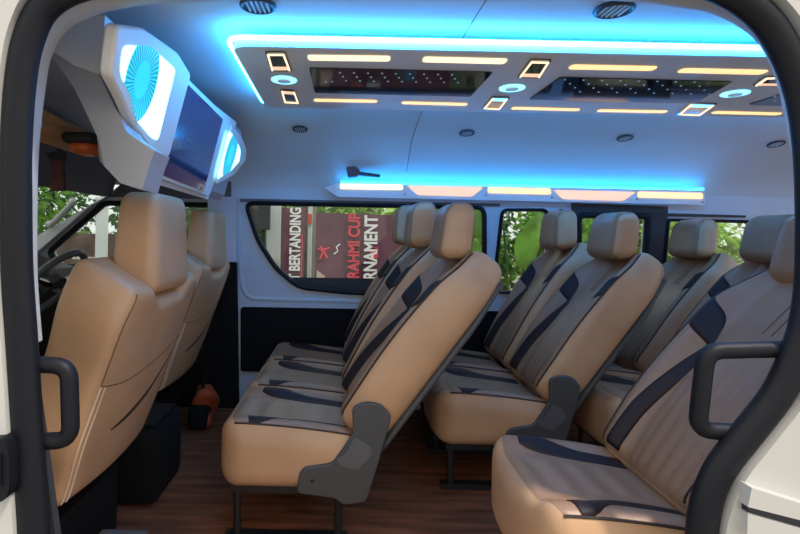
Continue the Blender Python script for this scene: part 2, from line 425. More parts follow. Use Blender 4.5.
# ---------------- ceiling light panel
ZP = 1.515
cp = empty('ceiling_light_panel', (.6, 1.8, ZP), 'large grey ceiling panel of warm light bars edged in blue light', 'ceiling light')
def Z(u, v, z=ZP): return Pz(u, v, z)
nl, flp = Z(231, 46), Z(266, 107.5)
outl = [nl, flp, Vector((2.2, flp.y, ZP)), Vector((2.2, nl.y, ZP))]
child(MB().prism(roundpoly(outl, .05), (0, 0, .022)), 'panel_board', 'panel', cp, auto=30)
pin = [nl+Vector((.16, .16, .02)), flp+Vector((.16, -.16, .02)), Vector((2.04, flp.y-.16, ZP+.02)), Vector((2.04, nl.y+.16, ZP+.02))]
child(MB().prism(roundpoly(pin, .05), (0, 0, .05)), 'mounting_plinth', 'panel', cp, auto=30)
o4 = .012
loop = roundpoly([nl+Vector((-o4, -o4, .02)), flp+Vector((-o4, o4, .02)), Vector((2.2+o4, flp.y+o4, ZP+.02)), Vector((2.2+o4, nl.y-o4, ZP+.02))], .055, 8)
child(MB().tube(loop, .0075, 8, closed=True), 'led_strip', 'led', cp)
def pbar(u0, v0, u1, v1, h, m, name='light_bar'):
    a, b = Z(u0, v0, ZP-.003), Z(u1, v1, ZP-.003); t = (b-a).normalized(); w = Vector((-t.y, t.x, 0))*h
    child(MB().prism(roundpoly([a-w, b-w, b+w, a+w], .012), (0, 0, .006)), name, m, cp, smooth=False)
for a in [(308, 58.3, 390, 59.3), (423, 60, 506, 62)]: pbar(*a, .019, 'warmwhite')
for a in [(570, 67.5, 655, 69.2), (680, 71, 765, 73)]: pbar(*a, .017, 'warm')
for a in [(314, 100.7, 377, 101.8), (402, 103.2, 467, 105), (512, 108.6, 579, 110.3), (598, 111, 666, 112.3), (713, 112.8, 780, 114.5)]: pbar(*a, .015, 'warm')
def mirror(pts, dots):
    o = child(MB().prism(roundpoly([Z(*p, ZP-.003) for p in pts], .012), (0, 0, .006)), 'mirror_window', 'mirror', cp, smooth=False)
    mb = MB()
    for (u, v) in dots: mb.disc(Z(u, v, ZP-.0045), (0, 0, 1), .0032, .004, 8)
    mb.build('star_lights', 'starled', o)
mirror([(309, 68), (493, 72.5), (470, 97), (315, 93)], [(340+i*14+j*3, 73+i*.25+j*4) for i in range(9) for j in range(3)]+[(326, 82), (332, 82)])
mirror([(560, 77.5), (733, 82), (694, 104), (529, 99.5)], [(565+i*18.5+j*5, 80+i*.35+j*4) for i in range(8) for j in range(4)])
mirror([(792, 91), (860, 92), (840, 108), (748, 105)], [(775+i*10, 97+j*4) for i in range(3) for j in range(2)])
def sqlight(pts, k, flip):
    c = [Z(*p, ZP-.003) for p in pts]
    o = child(MB().prism(roundpoly(c, .01), (0, 0, .006)), 'spot_housing', 'mirror', cp, smooth=False)
    ctr = sum(c, Vector())/4
    q = [ctr+(p-ctr)*.80+Vector((0, 0, -.002)) for p in c]
    mb = MB()
    for i, j in ((0, 1), (1, 2), (3, 0)) if flip else ((1, 2), (2, 3), (3, 0)): mb.tube([q[i], q[j]], .0032, 6)
    mb.build('lit_edge', 'warmwhite', o)
    a, b = (q[3], q[2]) if flip else (q[0], q[1])
    w = ((q[0]+q[1])-(q[3]+q[2]))*.10
    if not flip: w = -w
    d = MB().prism([a, b, b+w, a+w], (0, 0, .003)).build('lit_end', 'peach' if k else 'ledspot', o, smooth=False)
sqlight([(265, 52), (285, 52), (292, 71.5), (271, 71.5)], 1, True)
sqlight([(280, 89.5), (295, 90.5), (300, 104), (284, 103)], 1, False)
sqlight([(531, 59.5), (552, 60), (540, 78.5), (517, 78)], 1, True)
sqlight([(492, 97), (510, 97.5), (500, 110), (482, 109)], 0, False)
sqlight([(690, 103), (718, 104), (700, 116), (676, 115)], 0, False)
sqlight([(765, 77), (795, 76), (788, 86), (752, 86)], 1, True)
for u, v in [(284, 80.5), (512, 88.5), (735, 94)]:
    c = Z(u, v, ZP-.002); child(MB().disc(c, (0, 0, 1), .042, .004), 'round_spot', 'ledspot', cp, auto=30)
    d = MB().disc(c+Vector((0, 0, -.004)), (0, 0, 1), .022, .004).build('spot_core', 'starled', None, auto=30)
    d.parent = cp; d.matrix_parent_inverse = Matrix.Translation(-cp.location)

# ---------------- ceiling vents
def secz(y):
    for a, b in zip(sc, sc[1:]):
        if a.x <= y <= b.x: return a.y+(b.y-a.y)*(y-a.x)/max(1e-6, b.x-a.x), math.atan2(b.y-a.y, b.x-a.x)
    return 1.3, 0
def vent(u, v, r, label, first=[None]):
    d = 1.2 if v < 60 else 2.5
    for _ in range(40):
        z, a = secz(d); aa, bb = ray(u, v); d = .6*d+.4*(1-z)/bb
    z, a = secz(d); x = ray(u, v)[0]*d
    if first[0] is None:
        t = empty('ceiling_vent', (0, 0, 0), label, 'air vent', 'round ceiling air vents')
        MB().tube([(math.cos(q*PI/14)*1.0, math.sin(q*PI/14)*1.0, -.1) for q in range(28)], .13, 8, closed=True).build('rim', 'ventdark', t)
        MB().disc((0, 0, -.1), (0, 0, 1), .95, .2).build('grille_back', 'ventdark', t)
        for k in (-.6, -.3, 0, .3, .6):
            w = math.sqrt(.9-k*k)
            MB().box((k, 0, -.13), (.05, w, .06)).build('slat', 'liner', t, smooth=False)
        first[0] = t
    else: t = copy_tree(first[0])
    t['label'] = label; t.location = (x, d, z-.003); t.scale = (r, r, r); t.rotation_euler = (a, 0, 0)
vent(258, 3, .040, 'round vent in the near ceiling edge left of the seam')
vent(614, 7, .042, 'round vent in the near ceiling edge above the right mirror')
vent(300, 128, .034, 'round ceiling vent leftmost of the far row beyond the light panel')
vent(467, 132, .034, 'round ceiling vent second from left in the far row')
vent(625, 137, .034, 'round ceiling vent third from left in the far row')
vent(776, 143, .034, 'round ceiling vent rightmost of the far row by the doorway edge')

# ---------------- overhead console with screen and infinity lights
FX0, FZ0, FSL = -.525, 1.485, .254
def Pf(u, v, off=0):      # photo point on the console's tilted rear face
    a, b = ray(u, v); d = (FX0+off-FSL*(FZ0-1))/(a+FSL*b)
    return Vector((a*d, d, 1-b*d))
FN = Vector((1, 0, FSL*-1)).normalized()
con = empty('overhead_console', (-.6, 1.78, 1.35), 'pale overhead console spanning the van above the front seats', 'overhead console')
def cx(z, off=0): return FX0-FSL*(FZ0-z)+off
prof = [(cx(1.50, -.012), 1.50), (cx(1.19, -.012), 1.19), (cx(1.165)-.03, 1.165), (-.655, 1.185), (-.67, 1.30), (-.70, 1.50)]
Y0, Y1 = 1.30, 2.42
child(bev_mb := MB().prism([(x, Y0, z) for x, z in prof], (0, Y1-Y0, 0)), 'shell', 'housing2', con, smooth=False)
# near end cheek: upper pale cover and lower curved bracket
up = catmull([P(*p, 1.20) for p in [(46, 47), (56, 31), (78, 19), (105, 15)]], 5)+[P(103, 45, 1.20), P(99, 74, 1.20), P(72, 64, 1.20)]
child(MB().prism(up, (0, .12, 0)), 'end_cover', 'housing', con, smooth=False)
lo = [P(*p, 1.215) for p in [(46, 48), (72, 64), (99, 74), (112, 101), (127, 133), (155, 151), (150, 163), (142, 190), (120, 183), (104, 166), (98, 138), (86, 112), (74, 88)]]
child(MB().prism(lo, (0, .10, 0)), 'end_bracket', 'housing2', con, smooth=False)
frm = [Pf(*p, off=-.008) for p in [(155, 60), (235, 122), (206, 199), (136, 178), (150, 165)]]
child(MB().prism(frm, FN*.008), 'screen_bezel', 'housing', con, smooth=False)
def pod(rimpx, glowpx, thick, cpx):
    rim = [Pf(*p) for p in rimpx]
    a = child(MB().prism(roundpoly(rim, .015), FN*thick), 'light_pod', 'housing', con, smooth=True, auto=25)
    bevm = a.modifiers.new('bevel', 'BEVEL'); bevm.width = .006; bevm.segments = 2; bevm.limit_method = 'ANGLE'
    gl = roundpoly([Pf(*p, off=thick) for p in glowpx], .02)
    c = Pf(*cpx, off=thick)
    mb = MB().prism([p-c+FN*-.002 for p in gl], FN*.005)
    o = mb.build('infinity_light', 'infinity', None, smooth=False); o.location = c
    o.parent = a
pod([(104, 22), (132, 25), (168, 50), (182, 72), (160, 155), (140, 147), (122, 120), (112, 98), (98, 72)],
    [(122, 45), (149, 46), (175, 69), (157, 141), (150, 137), (135, 119), (130, 95), (119, 74)], .03, (141, 80))
pod([(229, 124), (238, 134), (244, 148), (243, 160), (232, 174), (214, 184)],
    [(229, 131), (235, 138), (240, 150), (239, 161), (230, 171), (217, 179)], .015, (230, 155))
tv = empty('television', Pf(187, 130), 'dark flat screen mounted in the overhead console between blue lights', 'screen')
child(MB().prism([Pf(*p, off=.001) for p in [(174, 69), (224, 117), (205, 195), (149, 174)]], FN*.012), 'casing', 'housing', tv, smooth=False)
child(MB().prism([Pf(*p, off=.0135) for p in [(177, 74), (222.5, 119), (203.5, 191.5), (152, 171)]], FN*.002), 'screen', 'screen', tv, smooth=False)
child(MB().prism([Pf(*p, off=.016) for p in [(185, 137), (194, 143), (193.5, 145), (184.5, 139)]], FN*.001), 'badge', 'mark', tv, smooth=False)

# ---------------- driver's cabin
struct(MB().prism([(-1.30, 1.02, 1.38), (-1.30, 2.82, 1.38), (-1.36, 2.84, 1.20), (-1.36, 1.02, 1.20)], (-.04, 0, 0)).build('trim_13', 'cabingrey', smooth=False))
struct(MB().prism([(-1.30, 1.02, 1.39), (-1.30, 2.82, 1.39), (-1.45, 2.82, 1.60), (-1.45, 1.02, 1.60)], (-.04, 0, 0)).build('trim_14', 'cabingrey', smooth=False))
# side lining above the driver's window
struct(MB().prism([W(-.68, 1.30), W(-.68, 1.20), W(-1.36, 1.20), W(-1.28, 1.30)], (0, -.02, 0)).build('trim_15', 'cabingrey', smooth=False))
struct(MB().prism([W(-.70, .77), W(-.70, .05), W(-1.95, .05), W(-1.95, .77)], (0, -.03, 0)).build('trim_16', 'darkcard', smooth=False))
ap = MB().prism([W(-1.36, 1.205), W(-1.46, 1.145), W(-1.83, .82), W(-1.95, .86)], (0, -.05, 0)).build('trim_17', 'pillar', smooth=False); struct(ap); bev(ap, .015)
ws = struct(MB().prism([(-1.39, 1.04, 1.20), (-1.39, 2.84, 1.20), (-1.93, 2.86, .86), (-1.93, 1.04, .86)], (-.006, 0, 0)).build('window_6', 'glass', smooth=False))
def handle_on(name, pts, r, label, cat, m, mount=True):
    t = empty(name, pts[0], label, cat)
    child(MB().tube(roundpoly_open(pts, .03), r, 12), 'grip', m, t)
    for p in (pts[0], pts[-1]):
        child(MB().disc(p+Vector((0, -.004, 0)), (0, 1, 0), r*1.25, .012, 14), 'mount', m, t)
    return t
def roundpoly_open(pts, r, k=6):
    pts = [Vector(p) for p in pts]; out = [pts[0]]
    for i in range(1, len(pts)-1):
        p = pts[i]; a = pts[i-1]-p; b = pts[i+1]-p
        q = min(r, a.length*.45, b.length*.45); a = p+a.normalized()*q; b = p+b.normalized()*q
        for j in range(k+1):
            t = j/k; out.append(a*(1-t)**2+p*2*t*(1-t)+b*t*t)
    return out+[pts[-1]]
handle_on('pillar_grab_handle', [P(72, 201, 2.80), P(73, 203, 2.73), P(52, 224, 2.73), P(49, 224, 2.80)], .016, 'pale grab handle on the windscreen pillar beside the steering wheel', 'grab handle', 'trimgrey')
# sun visor, dome lens, hanging tag
vz = [P(30, 103, 1.55), P(106, 143, 2.2), P(80, 155, 2.2), P(24, 137, 1.55)]
vi = MB().prism(roundpoly(vz, .03), (-.015, 0, .012)).build('sun_visor', 'visor', smooth=False)
tag(vi, 'tan sun visor folded up above the windscreen', 'sun visor')
dl = empty('dome_lamp', P(88, 146, 1.85), 'round orange lamp lens beside the tan sun visor', 'lamp')
def blob(c, h, r, n=10): return boxgrid(n, n, n, lambda a, b, q: Vector(c)+rb(a, b, q, h, r))
child(MB().add(*blob(P(87, 147, 1.85), (.045, .055, .032), .03)), 'lens', 'orange', dl)
child(MB().add(*blob(P(87, 140.5, 1.85), (.06, .075, .02), .018)), 'base', 'cabin', dl)
tg = empty('hanging_tag', P(57, 150, 1.95), 'brown tag hanging on a dark strap under the sun visor', 'ornament')
child(MB().prism([P(*p, 1.95) for p in [(52, 160), (63, 160), (64, 191), (50, 191)]], (0, .012, 0)), 'tag_body', 'brown', tg, smooth=False)
child(MB().prism([P(*p, 1.955) for p in [(46, 153), (56, 151), (59, 144), (61, 151), (66, 152), (64, 161), (51, 161)]], (0, .012, 0)), 'strap', 'cabin', tg, smooth=False)
# dashboard
db = empty('dashboard', (-1.7, 1.9, 0), 'dark dashboard under the windscreen ahead of the front seats', 'dashboard')
dbp = [(-1.93, 0.02), (-1.93, .85), (-1.75, .86), (-1.55, .80), (-1.50, .68), (-1.58, .45), (-1.62, .02)]
child(MB().prism([(x, 1.05, z) for x, z in dbp], (0, 1.78, 0)), 'body', 'cabin', db, smooth=False)
ho = catmull([(2.12, .80, 0), (2.16, .88, 0), (2.32, .91, 0), (2.48, .88, 0), (2.52, .80, 0)], 6)
child(MB().prism([(-1.75, p.x, p.y) for p in ho], (.24, 0, -.03)), 'instrument_hood', 'cabin', db, smooth=False)
child(MB().prism([(-1.515, p.x*.9+.232, p.y-.012) for p in ho], (.006, 0, 0)), 'gauge_face', 'plastic2', db, smooth=False)
sw = empty('steering_wheel', P(51, 284, 2.3), 'black steering wheel ahead of the far front seat', 'steering wheel')
RW = Matrix.Rotation(math.radians(-52), 4, 'Y')
c0 = sw.location.copy()
def swp(x, y, z): return c0+(RW @ Vector((x, y, z)))
child(MB().tube([swp(.185*math.cos(k*PI/20), .185*math.sin(k*PI/20), 0) for k in range(40)], .017, 10, closed=True), 'rim', 'plastic2', sw)
child(MB().disc(swp(0, 0, -.03), RW @ Vector((0, 0, 1)), .06, .04), 'hub', 'cabin', sw)
for a in (0.3, PI-.3, PI*1.5, PI*1.5): child(MB().tube([swp(.05*math.sin(a), .05*math.cos(a), -.015), swp(.18*math.sin(a), .18*math.cos(a), 0)], [.018, .011], 8), 'spoke', 'chrome' if a < 3 else 'plastic', sw)
child(MB().tube([swp(0, 0, -.02), Vector((-1.55, c0.y, .62))], .035), 'column', 'cabin', sw)
# orange bag on the floor
bag = empty('bag', (P(205, 400, 2.62).x, 2.62, 0), 'small orange and black bag on the floor behind the far front seat', 'bag')
def bagf(a, b, c):
    q = rb(a, b, c, (.05, .085, .10), .045); q.x += .012*math.sin(q.z*40+q.y*30); q.y += .012*math.sin(q.z*33+1); return Vector((0, 0, .105))+q
MB().add(*boxgrid(12, 12, 16, bagf)).build('bag_body', 'orangecloth', bag)
MB().add(*boxgrid(8, 10, 10, lambda a, b, c: Vector((-.01, -.05, .07))+rb(a, b, c, (.05, .06, .06), .03))).build('pocket', 'darkcard', bag)
MB().tube(catmull([(0, -.04, .19), (0, -.03, .25), (0, .03, .25), (0, .04, .19)], 5), .008, 6).build('strap', 'darkcard', bag)

# ================================================================== PASSENGER SEATS
WD, HZ, HT, TK, TH = .412, .375, .75, .125, math.radians(36)
ST, CT = math.sin(TH), math.cos(TH)
def cushion(a, b, c):
    h = (.24, WD/2, .092)
    p = rb(a, b, c, h, .05); t = abs(p.y)/h[1]; tf = (p.z/h[2]+1)/2
    p.z += tf*(.022*ss(.5, .78, t)*(1-ss(.88, 1.0, t)) + .010*(1-(p.x/h[0])**2) - .04*(p.x/h[0])*.5 + .0035*math.cos(p.x*70)*(1-ss(.30, .42, t))*(1-ss(.1, .2, p.x)))
    p.x += .045*t**4*ss(.1, 1, -p.x/h[0])
    return p+Vector((-.185, 0, .268))
def back(a, b, c):
    h = (TK/2, WD/2, HT/2)
    p = rb(a, b, c, h, .048)
    zl = p.z+HT/2; s = zl/HT; t = abs(p.y)/(WD/2); ff = (1-p.x/(TK/2))/2
    wf = (1-.34*ss(.70, 1.04, s)**1.5)*(.93+.07*ss(0, .25, s))
    y = p.y*wf
    bol = .048*ss(.50, .80, t)*(1-.7*ss(.72, 1, s))
    lum = .022*math.sin(PI*min(1, s/.85))
    flute = .0055*abs(math.sin(t*PI*5.2))*(1-ss(.42, .52, t))*(1-ss(.45, .6, s))
    x = p.x-ff*(bol+lum+flute)
    zl -= .035*(1-t*t)*ss(.85, 1, s)
    X = (x+TK/2)*CT+zl*ST; Zc = HZ-(x+TK/2)*ST+zl*CT
    return Vector((X, y, Zc))
def backpt(x, y, zl): return Vector(((x+TK/2)*CT+zl*ST, y, HZ-(x+TK/2)*ST+zl*CT))

def make_seat():
    t = empty('passenger_seat', (0, 0, 0), 'tan leather passenger seat', 'seat', 'leather passenger seats')
    # cushion: grey-tan top and tan sides by two meshes would split it, so one mesh with two leathers
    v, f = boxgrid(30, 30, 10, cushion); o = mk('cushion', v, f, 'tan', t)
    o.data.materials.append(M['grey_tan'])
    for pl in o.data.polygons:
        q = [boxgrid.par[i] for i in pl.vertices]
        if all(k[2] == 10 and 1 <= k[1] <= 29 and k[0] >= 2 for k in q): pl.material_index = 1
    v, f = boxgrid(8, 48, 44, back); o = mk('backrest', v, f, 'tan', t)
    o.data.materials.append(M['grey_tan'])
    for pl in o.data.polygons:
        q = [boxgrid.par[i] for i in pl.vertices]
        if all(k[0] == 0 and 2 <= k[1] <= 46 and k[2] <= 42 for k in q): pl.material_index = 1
    ctop = lambda a, b: cushion(a, b, 1)
    bf = lambda b, s: back(-1, b, 2*s-1)
    for sgn in (-1, 1):
        rows = [((-.62, .95), (-.62, .66)), ((-.42, .90), (-.48, .58)), ((-.15, .73), (-.2, .50)), ((.15, .64), (.1, .45)), ((.5, .62), (.5, .44)), ((.78, .62), (.78, .44))]
        rows = [((a[0], a[1]*sgn), (b[0], b[1]*sgn)) for a, b in rows]
        mk('cushion_insert', *patch_signed(ctop, rows, (0, 0, 1)), 'dark', t)
        rows = [((.91, .77), (.91, .63)), ((.78, .735), (.77, .59)), ((.60, .685), (.57, .56)), ((.55, .59), (.46, .54)), ((.64, .42), (.52, .40)), ((.73, .22), (.60, .21)), ((.77, .03), (.63, .03))]
        rows = [((a[0]*sgn, a[1]), (b[0]*sgn, b[1])) for a, b in rows]
        mk('backrest_insert', *patch_signed(bf, rows, (-CT, 0, ST), across=6), 'dark', t)
        # piping along the side edge of back and cushion
        pts = [back(-1, .917*sgn, 2*s-1)+Vector((-CT*.002, .001*sgn, 0)) for s in [.03+.93*k/36 for k in range(37)]]
        MB().tube(pts, .0034, 6).build('piping', 'pipe', t)
        pts = [cushion(a, sgn*.933, 1)+Vector((0, .0005*sgn, .0005)) for a in [-.87+1.75*k/24 for k in range(25)]]
        MB().tube(pts, .003, 6).build('piping', 'pipe', t)
    # two seams over the shoulder
    for q in (-.06, .06):
        pts = [back(-1, q-.42*0, 2*s-1)+Vector((-CT*.001, 0, ST*.001)) for s in [.66+.30*k/12 for k in range(13)]]
        MB().tube(pts, .0016, 5).build('seam', 'seam', t)
    # grey plastic back shell
    def shell(a, b, c):
        q = rb(a, b, c, (.012, WD/2*.93, HT*.455), .012); s = (q.z+HT*.455)/(HT*.91)
        return backpt(TK/2+.006+q.x, q.y*(1-.22*ss(.7, 1, s)), q.z+HT*.455+.01)
    mk('back_shell', *boxgrid(3, 14, 20, shell), 'plastic', t)
    # headrest and posts
    hb = backpt(-TK/2+.03, 0, .678)
    def head(a, b, c):
        q = rb(a, b, c, (.058, .132, .102), .050); s = (q.z/.102+1)/2
        q.y *= 1-.14*s*s; q.x *= 1-.12*s; q.x -= .016*(abs(q.y)/.13)**2*(1 if q.x < 0 else 0)
        q.x += .12*q.z
        return Vector((hb.x-.05, 0, hb.z+.122))+q
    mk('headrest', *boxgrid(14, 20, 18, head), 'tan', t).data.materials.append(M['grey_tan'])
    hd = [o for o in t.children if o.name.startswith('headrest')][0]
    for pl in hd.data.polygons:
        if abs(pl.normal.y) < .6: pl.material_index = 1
    for y in (-.06, .06):
        MB().tube([backpt(-TK/2+.06, y, HT-.08), Vector((hb.x-.045, y, hb.z+.06))], .006, 8).build('headrest_post', 'chrome', t)
    # frame, legs, floor rails
    MB().box((-.175, 0, .172), (.20, WD/2-.03, .014)).build('seat_frame', 'black', t, smooth=False)
    for y in (-.165, .165):
        MB().tube([(-.355, y, .165), (-.352, y, .012)], .013, 8).build('leg', 'black', t)
        MB().tube([(-.02, y, .165), (-.02, y, .012)], .013, 8).build('leg', 'black', t)
        MB().box((-.19, y, .012), (.20, .018, .012)).build('foot_rail', 'black', t, smooth=False)
    return t
def hinge_cover(t, sgn=-1):
    o = P(345, 424, 1.6); px = [(352, 408), (366, 403), (381, 405), (392, 417), (388, 432), (377, 470), (366, 504), (343, 507), (335, 500), (296, 495), (299, 475), (304, 469), (332, 465), (345, 447), (353, 434)]
    def q(u, v):
        w = P(u, v, 1.585); return w.x, w.z
    y0 = sgn*(WD/2-.004)
    c = MB().prism(roundpoly([(x, y0, z) for x, z in (q(*p) for p in px)], .018), (0, sgn*.016, 0)).build('hinge_cover', 'plastic', t, smooth=True, auto=30); bev(c, .005)
    MB().prism(roundpoly([(x, y0+sgn*.0165, z) for x, z in (q(*p) for p in [(355, 437), (371, 447), (372, 456), (357, 471), (343, 468), (336, 461), (347, 452)])], .012), (0, sgn*.003, 0)).build('recess', 'plastic2', c, smooth=False)
    x, z = q(312, 482)
    MB().disc((x, y0+sgn*.0165, z), (0, sgn, 0), .006, .002, 12).build('bolt', 'black', c)

proto = make_seat()
seats = [(0.0, 1.81, -1, 0, 'tan leather seat of the three-seat row nearest the doorway, with grey hinge cover'),
         (0.0, 2.23, 0, -5, 'tan leather seat in the middle of the three-seat row'),
         (0.0, 2.655, 0, -7, 'tan leather seat of the three-seat row nearest the far banner window'),
         (.775, 2.175, -1, 0, 'tan leather seat of the second row on the aisle with grey hinge cover'),
         (.775, 2.61, 0, -5, 'tan leather seat of the second row beside the far window'),
         (.775, 1.285, 0, 3, 'large tan leather single seat at right behind the doorway grab handle'),
         (1.43, 2.62, 0, 0, 'tan leather back row seat against the far right window'),
         (1.43, 2.12, 0, 0, 'tan leather back row seat on the aisle, at the right edge')]
LOWER = ('cushion', 'cushion_insert', 'leg', 'foot_rail', 'seat_frame')
for o in proto.children:              # mark which pieces swing with the backrest
    o['swings'] = not o.name.startswith(LOWER) and not (o.name.startswith('piping') and max(q.co.z for q in o.data.vertices) < .5)
for i, (x, y, hs, rec, lab) in enumerate(seats):
    o = proto if i == 0 else copy_tree(proto)
    o.location = (x, y, 0); o['label'] = lab
    if i == 5: o.scale = (1, 1.16, 1)
    if rec:
        sw_ = Matrix.Translation((0, 0, HZ)) @ Matrix.Rotation(math.radians(rec), 4, 'Y') @ Matrix.Translation((0, 0, -HZ))
        for ch in o.children:
            if ch['swings']: ch.matrix_basis = sw_
    if i == 5:
        sh = Matrix.Translation((.05, 0, 0)) @ Matrix.Diagonal((.86, 1, 1.06, 1)) @ Matrix.Translation((-.05, 0, 0))
        for ch in o.children:
            if not ch['swings']: ch.matrix_basis = sh
            if ch.name.startswith('headrest'): ch.matrix_basis = Matrix.Translation((.075, 0, -.02)) @ ch.matrix_basis
    seats[i] = (o, hs)
for o, hs in seats:
    for ch in o.children: del ch['swings']
    if hs: hinge_cover(o, hs)

# ================================================================== FRONT SEATS (seen from behind)
def make_front():
    t = empty('front_seat', (0, 0, 0), 'tan leather front seat', 'seat', 'front seats')
    T2, W2, H2, th = .19, .57, .585, math.radians(19)
    s2, c2 = math.sin(th), math.cos(th)
    base = Vector((0, 0, .30))          # lower rear edge
    def bk(a, b, c):
        q = rb(a, b, c, (T2/2, W2/2, H2/2), .030)
        zl = q.z+H2/2; s = zl/H2; r = (1+q.x/(T2/2))/2; fr = 1-r
        y = q.y*(1-.10*ss(.75, 1, s)**2)*(1-.10*(1-ss(0, .35, s)))
        x = q.x-T2/2
        x += fr*(.035*ss(.25, .5, s)-.02*ss(.6,.95,s)+.03*(1-ss(.0, .3, s)))       # thinner to the top
        x += r*.018*(1-(q.y/(W2/2))**2)
        dip = .045*(1-ss(.30, .62, abs(q.y)/(W2/2)))*ss(.8, 1, s)*ss(-.2, .6, q.x/(T2/2)+.4)
        zl -= dip
        zl += fr*.035*ss(.8, 1, s)
        return base+Vector((x*c2+zl*s2, y, -x*s2+zl*c2))
    mk('backrest', *boxgrid(14, 34, 36, bk), 'tan', t)
    rear = lambda b, c: bk(1, b, c)
    def line(name, pts, r, m):
        out = []
        for b, c in pts:
            e = .01; n = (rear(b+e, c)-rear(b-e, c)).cross(rear(b, c+e)-rear(b, c-e)).normalized()
            if n.x < 0: n = -n
            out.append(rear(b, c)+n*.0008)
        MB().tube(out, r, 6).build(name, m, t)
    lin1 = lambda p, q, n=16: [(p[0]+(q[0]-p[0])*k/n, p[1]+(q[1]-p[1])*k/n) for k in range(n+1)]
    line('seam', lin1((-.93, .16), (-.93, .985), 24), .0018, 'seam')
    line('seam', lin1((.93, -.9), (.93, .93), 24), .0018, 'seam')
    line('seam', [(b.x, b.y) for b in catmull([(-.93, .16, 0), (-.5, .10, 0), (0, .14, 0), (.5, .20, 0), (.93, .28, 0)], 6)], .0018, 'seam')
    line('stitching', lin1((-.93, -.95), (-.93, .16), 24), .0030, 'stitch')
    line('stitching', lin1((-.86, -.95), (-.86, .14), 24), .0026, 'stitch')
    rows = [((-.42, -.40), (-.42, -.42)), ((-.1, -.34), (-.1, -.40)), ((.3, -.22), (.3, -.29)), ((.62, -.05), (.62, -.09)), ((.80, .08), (.80, .06))]
    mk('pocket_slit', *patch_signed(rear, rows, (1, 0, 0), off=.002), 'pipe', t)
    # headrest
    def head(a, b, c):
        q = rb(a, b, c, (.066, .142, .142), .036); s = (q.z/.135+1)/2
        q.x *= 1-.22*s; q.y *= 1-.12*s*s; q.x += .10*-abs(q.y/.135)**2*(q.x < 0)*.1+.02*q.z
        return Vector((.135, 0, .972))+q
    mk('headrest', *boxgrid(14, 20, 20, head), 'tan', t)
    for y in (-.07, .07): MB().tube([(.11, y, .80), (.13, y, .92)], .007, 8).build('headrest_post', 'chrome', t)
    mk('cushion', *boxgrid(16, 18, 8, lambda a, b, c: Vector((-.30, 0, .31))+rb(a, b, c, (.24, W2/2-.01, .075), .06)), 'tan', t)
    MB().box((-.26, 0, .115), (.21, .19, .11)).build('seat_base', 'darkcard', t, smooth=False)
    MB().tube([(.03, .21, .50), (.06, .235, .505)], .022, 12).build('recline_knob', 'chrome', t)
    return t
fs = make_front(); fs.location = (-.715, 1.49, 0); fs['label'] = 'tan leather front seat at left seen from behind, nearest the doorway'
fd = copy_tree(fs); fd.location = (-.82, 2.42, 0); fd['label'] = 'tan leather front seat farther across, on the steering wheel side, seen from behind'
MB_ = empty('engine_cover', (-.95, 1.97, 0), 'low black box on the floor between the front seats', 'engine cover')
MB().add(*boxgrid(8, 8, 8, lambda a, b, c: Vector((-.02, 0, .14))+rb(a, b, c, (.28, .155, .14), .03))).build('cover', 'darkcard', MB_)
MB().add(*boxgrid(6, 6, 4, lambda a, b, c: Vector((-.02, 0, .285))+rb(a, b, c, (.26, .12, .008), .006))).build('lid', 'darkcard', MB_)
bx = empty('floor_box', (-.60, 1.30, 0), 'small dark grey box on the floor under the near front seat', 'box')
MB().add(*boxgrid(8, 8, 8, lambda a, b, c: Vector((0, 0, .09))+rb(a, b, c, (.06, .07, .085), .015))).build('body', 'plastic', bx)
MB().add(*boxgrid(8, 8, 4, lambda a, b, c: Vector((0, 0, .18))+rb(a, b, c, (.064, .074, .006), .005))).build('lid', 'plastic', bx)

# ================================================================== DOORWAY FITTINGS
handle_on('doorway_grab_handle', [P(792, 349, .985), P(706, 351, .985), P(697, 430, .985), P(752, 433, .985)], .0165, 'black grab handle on the rear doorway pillar in front of the single seat', 'grab handle', 'rubber')
handle_on('doorway_grab_handle', [P(30, 364, .985), P(69, 366, .985), P(71, 440, .985), P(30, 442, .985)], .0165, 'black grab handle on the front doorway pillar beside the near front seat', 'grab handle', 'rubber')
lk = empty('door_latch_plate', P(775, 512, .94), 'white slotted latch plate on the rear body panel at lower right', 'latch plate')
child(MB().prism([P(*p, .915) for p in [(752, 488), (815, 508), (815, 524), (748, 507)]], (0, .03, 0)), 'upper_plate', 'white', lk, smooth=False)
child(MB().prism([P(*p, .925) for p in [(748, 506), (815, 523), (815, 536), (748, 516)]], (0, .02, 0)), 'slot', 'ventdark', lk, smooth=False)
child(MB().prism([P(*p, .915) for p in [(748, 514), (815, 533), (815, 552), (747, 535)]], (0, .03, 0)), 'lower_plate', 'white', lk, smooth=False)
st = empty('door_striker', P(2, 470, .93), 'black door striker on the white body at the left edge', 'striker')
child(MB().prism(roundpoly([P(*p, .92) for p in [(-14, 440), (4, 438), (9, 455), (9, 490), (4, 502), (-14, 503)]], .012), (0, .03, 0)), 'body', 'rubber', st, smooth=False)
child(MB().tube([P(-3, 455, .915), P(-3, 487, .915)], .006, 8), 'bar', 'black', st)

# ================================================================== OUTSIDE
GZ = -.65
struct(MB().prism([(-60, -60, GZ), (60, -60, GZ), (60, 60, GZ), (-60, 60, GZ)], (0, 0, -.1)).build('ground', 'concrete', smooth=False))

